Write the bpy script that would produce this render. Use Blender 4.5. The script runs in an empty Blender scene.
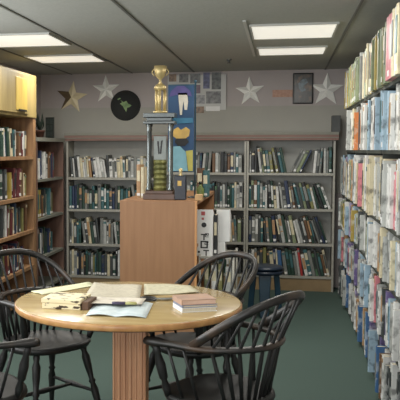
import bpy, bmesh, math, random
from mathutils import Vector, Matrix
PI = math.pi
sc = bpy.context.scene
col = sc.collection
rnd = random.Random(7)

# ------------------------------------------------------------ camera maths
H = 1.45
FPX, CX, CY = 790.0, 120.0, 201.0
PHI = math.atan(51 / 790)
TH = math.atan(162 / 790 * math.cos(PHI))
_s, _c, _sp, _cp = math.sin(TH), math.cos(TH), math.sin(PHI), math.cos(PHI)
CR = Vector((_c, _s, 0)); CF = Vector((-_s * _cp, _c * _cp, -_sp)); CU = Vector((-_s * _sp, _c * _sp, _cp))

def at(px, py, v, ax=1):
    """point of the photograph on the plane axis=v (1: depth Y, 2: height Z, 0: side X)"""
    d = CR * ((px - CX) / FPX) + CU * ((CY - py) / FPX) + CF
    o = Vector((0, 0, H))
    return o + d * ((v - o[ax]) / d[ax])

cam = bpy.data.cameras.new('camera')
co = bpy.data.objects.new('camera', cam); col.objects.link(co)
co.location = (0, 0, H)
co.rotation_euler = (PI / 2 - PHI, 0, TH)
cam.sensor_width = 36; cam.lens = FPX / 400 * 36
cam.shift_x = (200 - CX) / 400; cam.shift_y = -(200 - CY) / 400
cam.clip_start = 0.05
sc.camera = co

# ------------------------------------------------------------ materials
MATS = {}
def lin(c):
    return tuple(((v / 255) / 12.92 if v / 255 <= .04045 else ((v / 255 + .055) / 1.055) ** 2.4) for v in c) + (1,)

def mat(name, rgb, rough=.6, metal=0, var=.12, scale=14, rgb2=None, wave=None, bump=0, emit=0, stretch=(1, 1, 1), thr=None, coat=0):
    if name in MATS: return MATS[name]
    m = bpy.data.materials.new(name); m.use_nodes = True
    nt = m.node_tree; b = nt.nodes['Principled BSDF']
    b.inputs['Roughness'].default_value = rough
    b.inputs['Metallic'].default_value = metal
    if coat: b.inputs['Coat Weight'].default_value = coat
    tc = nt.nodes.new('ShaderNodeTexCoord'); mp = nt.nodes.new('ShaderNodeMapping')
    mp.inputs['Scale'].default_value = stretch
    nt.links.new(tc.outputs['Object'], mp.inputs['Vector'])
    nz = nt.nodes.new('ShaderNodeTexNoise'); nz.inputs['Scale'].default_value = scale; nz.inputs['Detail'].default_value = 4
    nt.links.new(mp.outputs['Vector'], nz.inputs['Vector'])
    rp = nt.nodes.new('ShaderNodeValToRGB')
    a = lin(rgb)
    if rgb2 is None:
        c1 = tuple(v * (1 - var) for v in a[:3]) + (1,); c2 = tuple(min(1, v * (1 + var)) for v in a[:3]) + (1,)
    else:
        c1, c2 = a, lin(rgb2)
    lo, hi = thr or (.35, .65)
    rp.color_ramp.elements[0].position = lo; rp.color_ramp.elements[1].position = hi
    rp.color_ramp.elements[0].color = c1; rp.color_ramp.elements[1].color = c2
    nt.links.new(nz.outputs['Fac'], rp.inputs['Fac'])
    nt.links.new(rp.outputs['Color'], b.inputs['Base Color'])
    if emit:
        nt.links.new(rp.outputs['Color'], b.inputs['Emission Color']); b.inputs['Emission Strength'].default_value = emit
    if bump:
        bp = nt.nodes.new('ShaderNodeBump'); bp.inputs['Strength'].default_value = bump
        nt.links.new(nz.outputs['Fac'], bp.inputs['Height']); nt.links.new(bp.outputs['Normal'], b.inputs['Normal'])
    MATS[name] = m
    return m

M_wall = mat('painted_wall', (172, 164, 162), .8, var=.03, scale=3)
M_wallp = mat('wall_panel', (160, 158, 150), .8, var=.03, scale=3)
M_ceil = mat('ceiling_tile', (168, 169, 162), .9, var=.05, scale=60, bump=.1)
M_grid = mat('ceiling_grid', (100, 100, 95), .6, var=.03)
M_gridl = mat('ceiling_grid_light', (190, 190, 184), .5, var=.03)
M_light = mat('light_diffuser', (255, 250, 238), .5, var=.01, emit=.62)
M_floor = mat('green_carpet', (62, 80, 73), .95, var=.2, scale=160, bump=.3)
M_back = mat('grey_metal', (172, 172, 166), .5, var=.04)
M_shelf = mat('grey_shelf_metal', (158, 156, 146), .45, var=.05)
M_kick = mat('tan_kick_plate', (142, 120, 88), .6, var=.06)
M_corn = mat('rosy_brown_board', (122, 92, 82), .55, var=.1, scale=6, stretch=(.3, 4, 8))
M_led = mat('grey_ledge', (122, 122, 112), .6, var=.05)
M_wood = mat('brown_shelf_wood', (168, 130, 92), .55, rgb2=(136, 102, 72), scale=5, stretch=(5, 5, .5))
M_wood2 = mat('reddish_shelf_wood', (122, 92, 78), .6, rgb2=(98, 74, 64), scale=5, stretch=(5, 5, .5))
M_yel = mat('yellow_varnished_wood', (168, 148, 96), .5, rgb2=(148, 128, 80), scale=4, stretch=(3, 3, .6))
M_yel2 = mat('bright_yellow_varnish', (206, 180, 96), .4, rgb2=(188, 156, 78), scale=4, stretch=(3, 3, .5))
M_oak = mat('orange_oak_veneer', (158, 116, 80), .5, rgb2=(148, 107, 73), scale=6, stretch=(5, 5, .4))
M_oakedge = mat('pale_oak_edge', (206, 152, 98), .45, rgb2=(186, 134, 84), scale=6, stretch=(7, 7, .4))
M_table = mat('honey_table_wood', (182, 160, 112), .24, rgb2=(166, 140, 94), scale=3, stretch=(1, 6, 1), coat=.3)
M_tedge = mat('table_edge_wood', (190, 146, 92), .35, rgb2=(160, 114, 70), scale=7, stretch=(2, 2, 2))
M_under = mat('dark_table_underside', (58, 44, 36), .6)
M_ped = mat('pink_brown_fluted_wood', (208, 160, 122), .45, rgb2=(180, 130, 96), scale=6, stretch=(14, 14, .3))
M_black = mat('black_lacquered_wood', (20, 21, 20), .5, rgb2=(28, 27, 26), scale=9, coat=0)
M_worn = mat('worn_dark_wood', (26, 24, 22), .42, rgb2=(84, 64, 48), scale=5, thr=(.5, .8), coat=0)
M_navy = mat('navy_plastic', (26, 38, 54), .3, var=.1)
M_navy2 = mat('teal_blue_plastic', (32, 62, 80), .3, var=.1)
M_page = mat('book_pages', (214, 206, 188), .9, rgb2=(190, 180, 158), scale=30, stretch=(30, 1, 1))
M_dmetal = mat('dark_shelf_metal', (58, 62, 56), .5, var=.08)
M_white = mat('white_card', (222, 222, 220), .6, var=.03)
M_ink = mat('black_ink', (28, 28, 28), .5)
M_red = mat('faded_red_print', (176, 84, 84), .6)
M_gold = mat('gold_metal', (196, 176, 124), .4, metal=.45, var=.1)
M_goldp = mat('golden_paint', (196, 160, 78), .4, var=.15)
M_silver = mat('silver_metal', (176, 180, 178), .25, metal=.85, var=.05)
M_steel = mat('dark_steel', (88, 92, 92), .3, metal=.6, var=.1)

BOOKC = {
 'white': (206, 206, 202), 'cream': (200, 190, 160), 'pale grey': (168, 170, 166), 'grey': (122, 124, 120), 'dark grey': (66, 70, 70),
 'black': (38, 40, 42), 'dark green': (44, 68, 58), 'green': (78, 108, 80), 'sage green': (124, 134, 104), 'olive': (126, 124, 78),
 'teal': (58, 98, 102), 'navy': (42, 54, 80), 'blue': (62, 98, 140), 'pale blue': (150, 174, 190), 'purple': (98, 86, 128),
 'lilac': (158, 148, 182), 'maroon': (98, 48, 50), 'red': (164, 58, 56), 'pink': (198, 122, 130), 'orange': (200, 122, 66),
 'brown': (104, 76, 54), 'tan': (168, 132, 94), 'yellow': (196, 178, 82), 'mustard': (160, 140, 66)}
for n, c in BOOKC.items():
    mat('book_' + n.replace(' ', '_'), c, .45, var=.15, scale=20)
    c2 = tuple(min(235, int(v * .35 + 130)) for v in c) if sum(c) < 420 else tuple(int(v * .66) for v in c)
    mat('jacket_' + n.replace(' ', '_'), c, .35, rgb2=c2, scale=16, thr=(.5, .62))
def bm_(n): return MATS['book_' + n.replace(' ', '_')]
def jk_(n): return MATS['jacket_' + n.replace(' ', '_')]

# ------------------------------------------------------------ mesh builder
class MB:
    def __init__(s): s.v = []; s.f = []; s.m = []; s.sm = []
    def add(s, vs, fs, mi=0, M=None, smooth=False):
        o = len(s.v)
        for v in vs:
            v = Vector(v); s.v.append(M @ v if M else v)
        for f in fs: s.f.append([o + i for i in f]); s.m.append(mi); s.sm.append(smooth)
    def box(s, x0, x1, y0, y1, z0, z1, mi=0, M=None):
        s.add([(x0, y0, z0), (x1, y0, z0), (x1, y1, z0), (x0, y1, z0), (x0, y0, z1), (x1, y0, z1), (x1, y1, z1), (x0, y1, z1)],
              [(0, 3, 2, 1), (4, 5, 6, 7), (0, 1, 5, 4), (1, 2, 6, 5), (2, 3, 7, 6), (3, 0, 4, 7)], mi, M)
    def lathe(s, prof, n=16, mi=0, M=None, smooth=True, sx=1, sy=1):
        vs = []; fs = []
        for r, z in prof:
            for k in range(n):
                a = 2 * PI * k / n; vs.append((r * math.cos(a) * sx, r * math.sin(a) * sy, z))
        for i in range(len(prof) - 1):
            for k in range(n):
                k2 = (k + 1) % n; fs.append((i * n + k, i * n + k2, (i + 1) * n + k2, (i + 1) * n + k))
        fs.append(tuple(reversed(range(n)))); fs.append(tuple(range((len(prof) - 1) * n, len(prof) * n)))
        s.add(vs, fs, mi, M, smooth)
    def turned(s, p, q, prof, n=10, mi=0):
        """prof: (t along p>q, radius)"""
        p = Vector(p); q = Vector(q); d = q - p; L = d.length
        R = d.to_track_quat('Z', 'Y').to_matrix().to_4x4()
        s.lathe([(r, t * L) for t, r in prof], n, mi, Matrix.Translation(p) @ R)
    def tube(s, pts, rx, rz=None, n=8, mi=0, taper=None, closed=False):
        """rx = radius sideways, rz = radius along world up"""
        rz = rz or rx; pts = [Vector(p) for p in pts]; N = len(pts); vs = []; fs = []
        for i, p in enumerate(pts):
            if closed: t = pts[(i + 1) % N] - pts[i - 1]
            else: t = pts[min(i + 1, N - 1)] - pts[max(i - 1, 0)]
            t.normalize(); up = Vector((0, 0, 1))
            if abs(t.z) > .95: up = Vector((0, 1, 0))
            sd = t.cross(up).normalized(); u = sd.cross(t).normalized()
            k = taper[i] if taper else 1
            for j in range(n):
                a = 2 * PI * j / n; vs.append(p + sd * (math.cos(a) * rx * k) + u * (math.sin(a) * rz * k))
        for i in range(N if closed else N - 1):
            i2 = (i + 1) % N
            for j in range(n):
                j2 = (j + 1) % n; fs.append((i * n + j, i * n + j2, i2 * n + j2, i2 * n + j))
        if not closed:
            fs.append(tuple(reversed(range(n)))); fs.append(tuple(range((N - 1) * n, N * n)))
        s.add(vs, fs, mi, None, True)
    def prism(s, pts, d0, d1, axis=1, mi=0, M=None):
        """polygon given in the two other axes, extruded from d0 to d1 along axis"""
        n = len(pts); vs = []
        for d in (d0, d1):
            for a, b in pts:
                vs.append({0: (d, a, b), 1: (a, d, b), 2: (a, b, d)}[axis])
        fs = [tuple(range(n)), tuple(reversed(range(n, 2 * n)))]
        for i in range(n):
            j = (i + 1) % n; fs.append((i, i + n, j + n, j))
        s.add(vs, fs, mi, M)
    def build(s, name, mats, parent=None, bevel=0, loc=None):
        me = bpy.data.meshes.new(name)
        me.from_pydata([tuple(v) for v in s.v], [], s.f)
        if not isinstance(mats, (list, tuple)): mats = [mats]
        for m in mats: me.materials.append(m)
        me.polygons.foreach_set('material_index', s.m); me.polygons.foreach_set('use_smooth', s.sm)
        b = bmesh.new(); b.from_mesh(me); bmesh.ops.recalc_face_normals(b, faces=b.faces); b.to_mesh(me); b.free()
        o = bpy.data.objects.new(name, me); col.objects.link(o)
        if parent: o.parent = parent
        if loc: o.location = loc
        if bevel:
            md = o.modifiers.new('bevel', 'BEVEL'); md.width = bevel; md.segments = 2; md.limit_method = 'ANGLE'
        return o

def tag(o, label=None, cat=None, group=None, kind=None):
    if label: o['label'] = label
    if cat: o['category'] = cat
    if group: o['group'] = group
    if kind: o['kind'] = kind
    return o
def empty(name, loc=(0, 0, 0), rz=0, **k):
    o = bpy.data.objects.new(name, None); col.objects.link(o); o.location = loc; o.rotation_euler = (0, 0, rz)
    return tag(o, **k)
def bx(name, m, parent, *a, bevel=0):
    b = MB(); b.box(*a); return b.build(name, m, parent, bevel)

# ------------------------------------------------------------ the room
XL, XR, YB, YF, ZC = -2.66, .93, 8.56, -2.6, 2.29
def struct(o): o['kind'] = 'structure'; return o
struct(bx('floor', M_floor, None, XL - .1, XR + .1, YF - .1, YB + .1, -.1, 0))
struct(bx('ceiling', M_ceil, None, XL - .1, XR + .1, YF - .1, YB + .1, ZC, ZC + .1))
struct(bx('wall_back', M_wall, None, XL, XR, YB, YB + .1, 0, ZC))
struct(bx('wall_left', M_wall, None, XL - .1, XL, YF, YB, 0, ZC))
struct(bx('wall_right', M_wall, None, XR, XR + .1, YF, YB, 0, ZC))
struct(bx('wall_front', M_wall, None, XL, XR, YF - .1, YF, 0, ZC))
struct(bx('trim_1', M_wallp, None, XL, XR, YB - .012, YB, 1.0, 1.915))           # lower greenish-grey board of the back wall
b = MB()
for x in (-2.30, -1.615, -.94, .43):
    b.box(x - .008, x + .008, YF, YB, ZC - .006, ZC)
struct(b.build('trim_2', M_grid))
b = MB(); b.box(-.262, -.240, 5.25, 7.2, ZC - .008, ZC); struct(b.build('trim_3', M_gridl))

def troffer(x0, x1, y0, y1, label):
    t = empty('ceiling_light', ((x0 + x1) / 2, (y0 + y1) / 2, ZC - .01), label=label, cat='ceiling light', group='square fluorescent ceiling lights')
    w, d = (x1 - x0) / 2, (y1 - y0) / 2
    b = MB()
    for a in ((-w, w, -d, -d + .014), (-w, w, d - .014, d), (-w, -w + .014, -d + .014, d - .014), (w - .014, w, -d + .014, d - .014)):
        b.box(*a, -.004, .01)
    b.build('frame', M_gridl, t)
    bx('diffuser', M_light, t, -w + .014, w - .014, -d + .014, d - .014, 0, .006)
troffer(-.227, .358, 5.43, 6.09, 'square ceiling light on the right, nearer to the camera, above the aisle')
troffer(-.215, .35, 6.63, 7.12, 'square ceiling light on the right, farther one, nearer the back wall')
troffer(-2.27, -1.645, 5.50, 6.13, 'square ceiling light on the left, nearer one, cut by the left edge')
troffer(-2.262, -1.63, 6.79, 7.32, 'square ceiling light on the left, farther one, above the small stars')
p = at(229, 59.5, ZC, 2)
b = MB(); b.lathe([(.022, 0), (.03, -.004), (.012, -.012), (.010, -.03), (.02, -.032), (.02, -.035)], 14)
tag(b.build('ceiling_sprinkler', M_steel, loc=(p.x, p.y, ZC)), 'small dark sprinkler head on the grey ceiling near the back wall', 'sprinkler')

# ------------------------------------------------------------ books
SPECS = []
def book_mesh(sp, M=None, b=None, pages=None):
    b = b or MB(); pages = pages or b
    t, d, h = sp['t'], sp['d'], sp['h']; bt = min(.003, t * .18); A, Bp, L = sp.get('mi', (0, 1, 2))
    n = 4                                        # rounded spine
    prof = [(0, .006)] + [(t * (.5 - .5 * math.cos(PI * k / n)), .006 - .006 * math.sin(PI * k / n)) for k in range(1, n)] + [(t, .006)]
    b.prism([(x, y) for x, y in prof] + [(t, d), (t - bt, d), (t - bt, .008), (bt, .008), (bt, d), (0, d)], 0, h, 2, A, M)
    pages.box(bt, t - bt, .008, d - .004, .003, h - .004, Bp, M)
    if sp['band']:
        for z0, z1, mi in sp['band']:
            b.box(t * .12, t * .88, -.0006, .004, h * z0, h * z1, mi, M)
    return b
def bands(r, label=.35):
    o = []
    if r.random() < label: o.append((.05, .14, 2))
    k = r.random()
    if k < .35: o.append((.3, .84, 3))
    elif k < .5: o += [(.38, .42, 3), (.6, .86, 3)]
    elif k < .8: o.append((.86, .95, 3))
    return o
def pivot_matrix(u, a, t):
    if a >= 0: return Matrix.Translation((u, 0, 0)) @ Matrix.Rotation(a, 4, 'Y') @ Matrix.Translation((-t, 0, 0))
    return Matrix.Translation((u, 0, 0)) @ Matrix.Rotation(a, 4, 'Y')
def shelf_row(base, rz, length, segs, pal, hr, tr, dr, unit, row, seed, prot=(0, .015), jacket=False, group=None, fill=True, score=None):
    """lay books along local x from base; segs = [(count, lean degrees)], lean<0 = tops to the start side"""
    r = random.Random(seed); u = .004; out = []
    base = Matrix.Translation(base) @ Matrix.Rotation(rz, 4, 'Z')
    seq = []; i = 0
    names = [p[0] for p in pal]; wts = [p[1] for p in pal]
    done = False; pa = 0
    while not done:
        if i >= len(segs):
            if not fill: break
            segs = segs + [(r.randint(4, 9), r.choice([0, 0, -6, -10]))]
        n, lean = segs[i]; i += 1; a = math.radians(lean)
        if n < 0: u += lean; pa = 0; continue            # a gap: (-1, metres)
        hh = 0; first = True
        for k in range(n):
            t = r.uniform(*tr); h = r.uniform(*hr); d = r.uniform(*dr)
            if abs(a) > .2: h = min(h, hr[1] * .95)
            if a > 0:
                pv = u + t * math.cos(a) if first else u + t / math.cos(a); end = pv + h * math.sin(a)
            elif a < 0:
                pv = (u + h * max(0, math.sin(-a) - math.sin(pa)) + .001) if first else u; end = pv + t * math.cos(a)
            else:
                pv = u; end = pv + t
            if end > length - .004: done = True; break
            M = pivot_matrix(pv if a != 0 else pv + t, a if a != 0 else 0.0, t)
            pr = r.uniform(*prot)
            if r.random() < .16 and jacket: pr = -r.uniform(.02, .05)
            c = r.choices(names, wts)[0]
            sp = dict(t=t, h=h, d=d, c=c, M=base @ Matrix.Translation((0, pr, 0)) @ M, a=lean, unit=unit, row=row, n=len(out), jacket=jacket,
                      band=bands(r), c2=r.choice(['white', 'cream', 'dark grey', 'black', 'pale grey', 'grey', 'tan', 'teal']), group=group, side=rz)
            out.append(sp)
            if a > 0: u = pv + .001
            elif a < 0: u = pv + (t + .0015) / math.cos(a)
            else: u = pv + t + .001
            hh = max(hh, h); first = False; last = (t, h)
        if not first: pa = max(0, -a)
        if not first:
            if a > 0: u += hh * math.sin(a) + .002
            elif a < 0: u = u - (last[0] + .0015) / math.cos(a) + last[0] * math.cos(a) + .002
    for k, s_ in enumerate(out):
        s_['prev'] = out[k - 1]['c'] if k else None; s_['next'] = out[k + 1]['c'] if k + 1 < len(out) else None
        s_['tot'] = len(out)
    SPECS.extend(out); return out

# ---- back bookcases
YS = 8.27
PB = [('white', 3), ('pale grey', 4), ('grey', 5), ('dark grey', 5), ('black', 3), ('dark green', 4), ('teal', 3), ('sage green', 2), ('green', 1), ('cream', 2), ('navy', 2), ('maroon', .6), ('brown', 1), ('olive', .7)]
PL = [('white', 6), ('pale grey', 4), ('grey', 2), ('dark grey', 2), ('cream', 4), ('tan', 1), ('dark green', 1), ('navy', 1)]
PD = [('dark green', 6), ('teal', 4), ('dark grey', 3), ('grey', 2), ('navy', 2), ('pale grey', 1)]
def back_case(x0, x1, zs, name, label, group='grey metal bookcases along the back wall'):
    t = empty('metal_bookcase', (x0, YS, 0), label=label, cat='bookcase', group=group)
    w = x1 - x0
    bx('side_panel', M_shelf, t, 0, .02, 0, .27, 0, 1.545); bx('side_panel', M_shelf, t, w - .02, w, 0, .27, 0, 1.545)
    bx('back_panel', M_back, t, .02, w - .02, .255, .265, .02, 1.545)
    bx('kick_plate', M_kick, t, .02, w - .02, .01, .03, 0, zs[-1] - .025)
    for z in zs: bx('shelf', M_shelf, t, .02, w - .02, 0, .255, z - .025, z)
    return t
ZL = (1.155, .812, .436, .09); ZR = (1.216, .848, .492, .156)
back_case(-2.285, -1.305, ZL, 'left', 'left grey metal bookcase of the back wall, beside the brown corner shelves')
back_case(-1.30, -.36, ZR, 'middle', 'middle grey metal bookcase of the back wall, behind the tall trophy')
back_case(-.355, .53, ZR, 'right', 'right grey metal bookcase of the back wall, behind the navy stool')
b = MB(); b.box(-2.30, .93, YS - .03, YB - .012, 1.605, 1.63); ld = b
can = empty('bookcase_canopy', (0, 0, 0), label='long rosy brown and grey cornice board running over the three back bookcases', cat='cornice')
can.location = (-.9, YS, 1.55)
b = MB(); b.box(-1.40, 1.46, -.03, .285, .055, .082); b.build('ledge', M_led, can)
b = MB(); b.box(-1.40, 1.46, -.025, -.003, 0, .055); b.build('fascia', M_corn, can)
b = MB(); b.box(-1.40, 1.46, -.034, -.025, .022, .03); b.build('moulding', M_led, can)

TR = (.018, .036); DR = (.15, .2)
G = 'books on the back wall bookcases'
rows = ['top shelf', 'second shelf', 'third shelf', 'bottom shelf']
B0 = -2.262
def bk(x, z, L, segs, pal, hr, unit, ri, seed, tr=TR, fill=False):
    return shelf_row((x, YS + .012, z), 0, L, segs, pal, hr, tr, DR, unit, rows[ri], seed, group=G, fill=fill)
bk(B0, ZL[0], .935, [(9, -5), (5, -9), (7, -3), (3, 0), (4, 0)], PL, (.19, .245), 'left back bookcase', 0, 11, fill=True)
bk(B0, ZL[1], .935, [(9, 0), (3, 0), (6, 0), (5, 0)], PD, (.2, .27), 'left back bookcase', 1, 12, fill=True)
bk(B0, ZL[2], .935, [(5, 0), (6, -7), (5, 0), (4, -6), (6, 0)], PB, (.22, .29), 'left back bookcase', 2, 13, fill=True)
bk(B0, ZL[3], .935, [(8, 0), (8, 0), (8, 0)], PB, (.22, .285), 'left back bookcase', 3, 14, fill=True)
MX = -.98
bk(MX, ZR[0], .60, [(6, 0), (3, 5), (8, 0), (8, 0)], PB, (.18, .23), 'middle back bookcase', 0, 21, fill=True)
bk(MX, ZR[1], .60, [(10, 0), (6, 0), (6, 0)], PB, (.22, .28), 'middle back bookcase', 1, 22, fill=True)
bk(MX + .1, ZR[2], .50, [(8, 0), (6, -4), (6, 0)], PB, (.22, .28), 'middle back bookcase', 2, 23, fill=True)
bk(MX + .1, ZR[3], .50, [(8, 0), (6, 0)], PB, (.22, .28), 'middle back bookcase', 3, 24, fill=True)
RX = -.333
bk(RX, ZR[0], .845, [(3, 0), (5, -7), (4, -12), (-1, .03), (4, 26), (3, 5), (4, 0), (4, 0)], PB, (.21, .275), 'right back bookcase', 0, 31)
bk(RX, ZR[1], .845, [(7, 0), (4, -4), (5, -8), (7, -14), (6, -20)], PB, (.22, .29), 'right back bookcase', 1, 32)
bk(RX, ZR[2], .845, [(5, 0), (4, -5), (6, -11), (7, -15), (9, -19)], PB, (.23, .3), 'right back bookcase', 2, 33)
PR4 = PB + [('red', 3), ('green', 3), ('blue', 1)]
bk(RX, ZR[3], .845, [(6, 0), (5, -5), (6, -9), (9, -13)], PR4, (.22, .29), 'right back bookcase', 3, 34, tr=(.02, .04))

# ---- left wall bookcases
t = empty('wooden_wall_unit', (-2.3, 6.0, 0), label='tall brown wooden shelf unit with yellow upper cupboard at the left edge', cat='bookcase')
W1 = 1.235
def unitbox(name, m, t, d0, d1, y0, y1, z0, z1, bevel=0): return bx(name, m, t, -d1, -d0, y0, y1, z0, z1, bevel=bevel)
unitbox('side_panel', M_wood, t, 0, .34, 0, .03, 0, 1.75); unitbox('side_panel', M_wood, t, 0, .34, W1 - .07, W1, 0, 1.75)
unitbox('back_panel', M_wood2, t, .325, .34, .03, W1 - .07, 0, 1.74)
Z1 = (1.392, 1.02, .70, .36, .08)
for z in Z1: unitbox('shelf', M_wood, t, 0, .325, .03, W1 - .07, z - .03, z)
cb = unitbox('cupboard', M_yel, t, -.01, .34, 0, W1, 1.75, 2.15, bevel=.006)
dr = unitbox('door', M_yel, t, -.028, -.012, .03, .95, 1.775, 2.13, bevel=.004)
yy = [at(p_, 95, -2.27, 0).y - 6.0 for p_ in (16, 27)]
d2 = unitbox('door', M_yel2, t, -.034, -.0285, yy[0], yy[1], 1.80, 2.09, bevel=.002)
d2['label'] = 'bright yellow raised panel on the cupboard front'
unitbox('handle', M_ink, d2, -.046, -.035, yy[0] + .05, yy[1] - .05, 1.795, 1.81)
t2 = empty('corner_bookcase', (-2.3, 7.26, 0), label='low brown wooden bookcase in the back left corner under the potted plant', cat='bookcase')
W2 = .96
unitbox('side_panel', M_wood2, t2, 0, .33, 0, .025, 0, 1.535); unitbox('side_panel', M_wood2, t2, 0, .33, W2 - .03, W2, 0, 1.535)
unitbox('back_panel', M_wood2, t2, .32, .33, .025, W2 - .03, 0, 1.535)
unitbox('top_board', M_led, t2, -.015, .34, 0, W2, 1.535, 1.572)
for z in (1.165, .785, .40, .08): unitbox('shelf', M_led, t2, 0, .32, .025, W2 - .03, z - .025, z)
PW = [('white', 4), ('cream', 2), ('dark grey', 3), ('navy', 2), ('olive', 2), ('mustard', 1), ('red', 1.2), ('brown', 3), ('teal', 2), ('dark green', 2), ('pale blue', 1), ('maroon', 1.5), ('tan', 1)]
r1 = ['shelf under the cupboard', 'second shelf down', 'third shelf down', 'fourth shelf down']
for k, z in enumerate(Z1[:4]):
    shelf_row((-2.33, 6.12, z), PI / 2, 1.0 - .02 * k, [(7, 0), (4, -6), (8, 0), (3, 6), (6, 0)][k % 3:], PW, (.2, .275 if k else .26), (.028, .06), (.18, .24), 'left wall unit', r1[k], 41 + k, prot=(-.012, .03), group='books on the left wall unit', fill=True)
r2 = ['top shelf', 'second shelf', 'third shelf']
for k, z in enumerate((1.165, .785, .40)):
    shelf_row((-2.33, 7.29, z), PI / 2, .66, [(9, -2), (9, 0), (9, 0)], PW, (.2, .28), (.03, .05), (.18, .24), 'corner bookcase', r2[k], 51 + k, prot=(-.012, .03), group='books in the corner bookcase', fill=True)

# ---- right wall bookcases
ZT = (1.83, 1.45, 1.02, .70, .375, .04)
YE = 7.72
units = [(7.735, 8.18, 'short end section of right shelving'), (6.82, 7.72, 'farthest right bookcase'), (5.92, 6.82, 'second farthest right bookcase'), (5.02, 5.92, 'third farthest right bookcase'), (4.12, 5.02, 'nearest right bookcase'), (3.22, 4.12, 'bookcase at the right edge')]
rr = ['top shelf', 'second shelf', 'third shelf', 'fourth shelf', 'fifth shelf', 'bottom shelf']
PT = [('olive', 5), ('sage green', 6), ('cream', 4), ('mustard', 3), ('pale grey', 2), ('grey', 3)]
P2 = [('white', 4), ('pale blue', 3), ('cream', 3), ('tan', 4), ('orange', 4), ('grey', 2), ('sage green', 2), ('red', 1), ('pale grey', 3), ('dark grey', 1)]
P3 = [('white', 7), ('cream', 3), ('pale grey', 5), ('pink', 1), ('lilac', 1), ('orange', 1), ('tan', 1), ('yellow', .8), ('pale blue', 2), ('sage green', 1.5), ('dark grey', 1)]
P4 = [('white', 6), ('pale grey', 4), ('sage green', 2), ('pale blue', 2), ('lilac', 1), ('tan', 1), ('cream', 2), ('dark grey', 2), ('mustard', .6)]
P5 = [('white', 7), ('pale grey', 4), ('purple', 1), ('lilac', 1), ('pale blue', 2), ('tan', 2), ('brown', 1), ('navy', 1), ('pink', 1), ('dark grey', 2)]
P6 = [('white', 5), ('pale grey', 3), ('blue', 2), ('purple', 1), ('pale blue', 1), ('brown', 1.5), ('tan', 1), ('dark grey', 3), ('lilac', 1)]
labels_r = ['short lower section of the right shelving, in the corner by the back bookcases', 'right wall bookcase farthest from the camera, beside the back bookcases', 'right wall bookcase second from the far end', 'right wall bookcase third from the far end',
            'right wall bookcase holding the large pink binders on top', 'right wall bookcase nearest the camera, at the right edge of the photo']
BD = .032
for i, (y0, y1, nm) in enumerate(units):
    i -= 1; hs = 1.83 if i >= 0 else 1.40
    t = empty('tall_bookcase', (.60, y0, 0), label=labels_r[i + 1], cat='bookcase', group='tall bookcases of the right wall')
    w = y1 - y0
    for a in (0, w - .015): bx('side_panel', M_dmetal, t, .0, .30, a, a + .015, 0, hs)
    bx('back_panel', M_back, t, .29, .30, .015, w - .015, 0, hs + (.27 if i >= 0 else 0))
    for z in (ZT if i >= 0 else ZT[2:] + (hs,)): bx('shelf', M_dmetal, t, -.01, .29, .015, w - .015, z - .022, z)
    for k, (z, pal) in enumerate(zip(ZT, (PT, P2, P3, P4, P5, P6))):
        if i < 0 and k < 2: continue
        hr = [(.31, .35), (.29, .352), (.31, .395), (.23, .295), (.23, .298), (.22, .31)][k]
        tr = (.018, .036) if k == 0 else (.026, .06)
        if k == 0 and i == 3:                       # large pink binders among the tall folders
            shelf_row((.60, y1 - .02, z), -PI / 2, .36, [(20, 0)], PT, hr, tr, (.2, .25), nm, rr[k], 900, prot=(-.05, 0), jacket=True, group='tall folders on top of the right bookcases', fill=True)
            shelf_row((.60, y1 - .39, z), -PI / 2, .26, [(3, 0)], [('pink', 1)], (.34, .352), (.075, .08), (.24, .25), nm, rr[k] + ' ', 901, prot=(-.05, -.04), jacket=True, group='tall folders on top of the right bookcases')
            shelf_row((.60, y1 - .64, z), -PI / 2, .24, [(3, 0)], [('cream', 1), ('white', .3)], (.335, .352), (.055, .07), (.24, .25), nm, rr[k] + '  ', 902, prot=(-.05, -.04), jacket=True, group='tall folders on top of the right bookcases')
            continue
        shelf_row((.60, y1 - .018, z), -PI / 2, w - .036, [(30, 0)], pal, hr, tr, (.17, .24), nm, rr[k], 100 * (i + 1) + k + (3000 if i < 0 else 0),
                  prot=((-.04, -.01) if k == 0 else (-.03, .03)), jacket=True, group='tall folders on top of the right bookcases' if k == 0 else 'books on the right wall bookcases', fill=True)

# ---- choose the 300 that show largest; the others become one object
def corners(sp):
    return [sp['M'] @ Vector((x, y, z)) for x in (0, sp['t']) for y in (0,) for z in (0, sp['h'])]
rowsets = {}
for s_ in SPECS: rowsets.setdefault((s_['unit'].replace('x', 'x') if abs(s_['side'] + PI / 2) > .1 else 'right', s_['row'].strip()), []).append(s_)
for key, lst in rowsets.items():
    if abs(lst[0]['side'] + PI / 2) < .1 or abs(lst[0]['side'] - PI / 2) < .1:
        sg = 1 if lst[0]['side'] < 0 else -1
        lst.sort(key=lambda s: (s['M'] @ Vector((0, 0, 0))).y)
        mn = .1494 if sg > 0 else .42
        for s_ in lst:
            p0 = s_['M'] @ Vector((0, 0, 0)); p1 = s_['M'] @ Vector((s_['t'], 0, 0)); X = abs(p0.x); Yn, Yf = min(p0.y, p1.y), max(p0.y, p1.y)
            e = max(0, mn - X / Yf); s_['score'] = e * s_['h'] / Yn; mn = min(mn, X / Yf)
    else:
        for s_ in lst: s_['score'] = s_['t'] * s_['h'] / YS ** 2
SPECS.sort(key=lambda s: -s['score'])
IND, REST = SPECS[:284], SPECS[284:]
REST = [s for s in REST if s['score'] > 0 or s['jacket']]
ORD = 'first second third fourth fifth sixth seventh eighth ninth tenth eleventh twelfth thirteenth fourteenth fifteenth sixteenth seventeenth eighteenth nineteenth twentieth'.split()
def ordn(n):
    if n < 20: return ORD[n]
    n += 1
    return '%d%s' % (n, {1: 'st', 2: 'nd', 3: 'rd'}.get(n % 10, 'th'))
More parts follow.
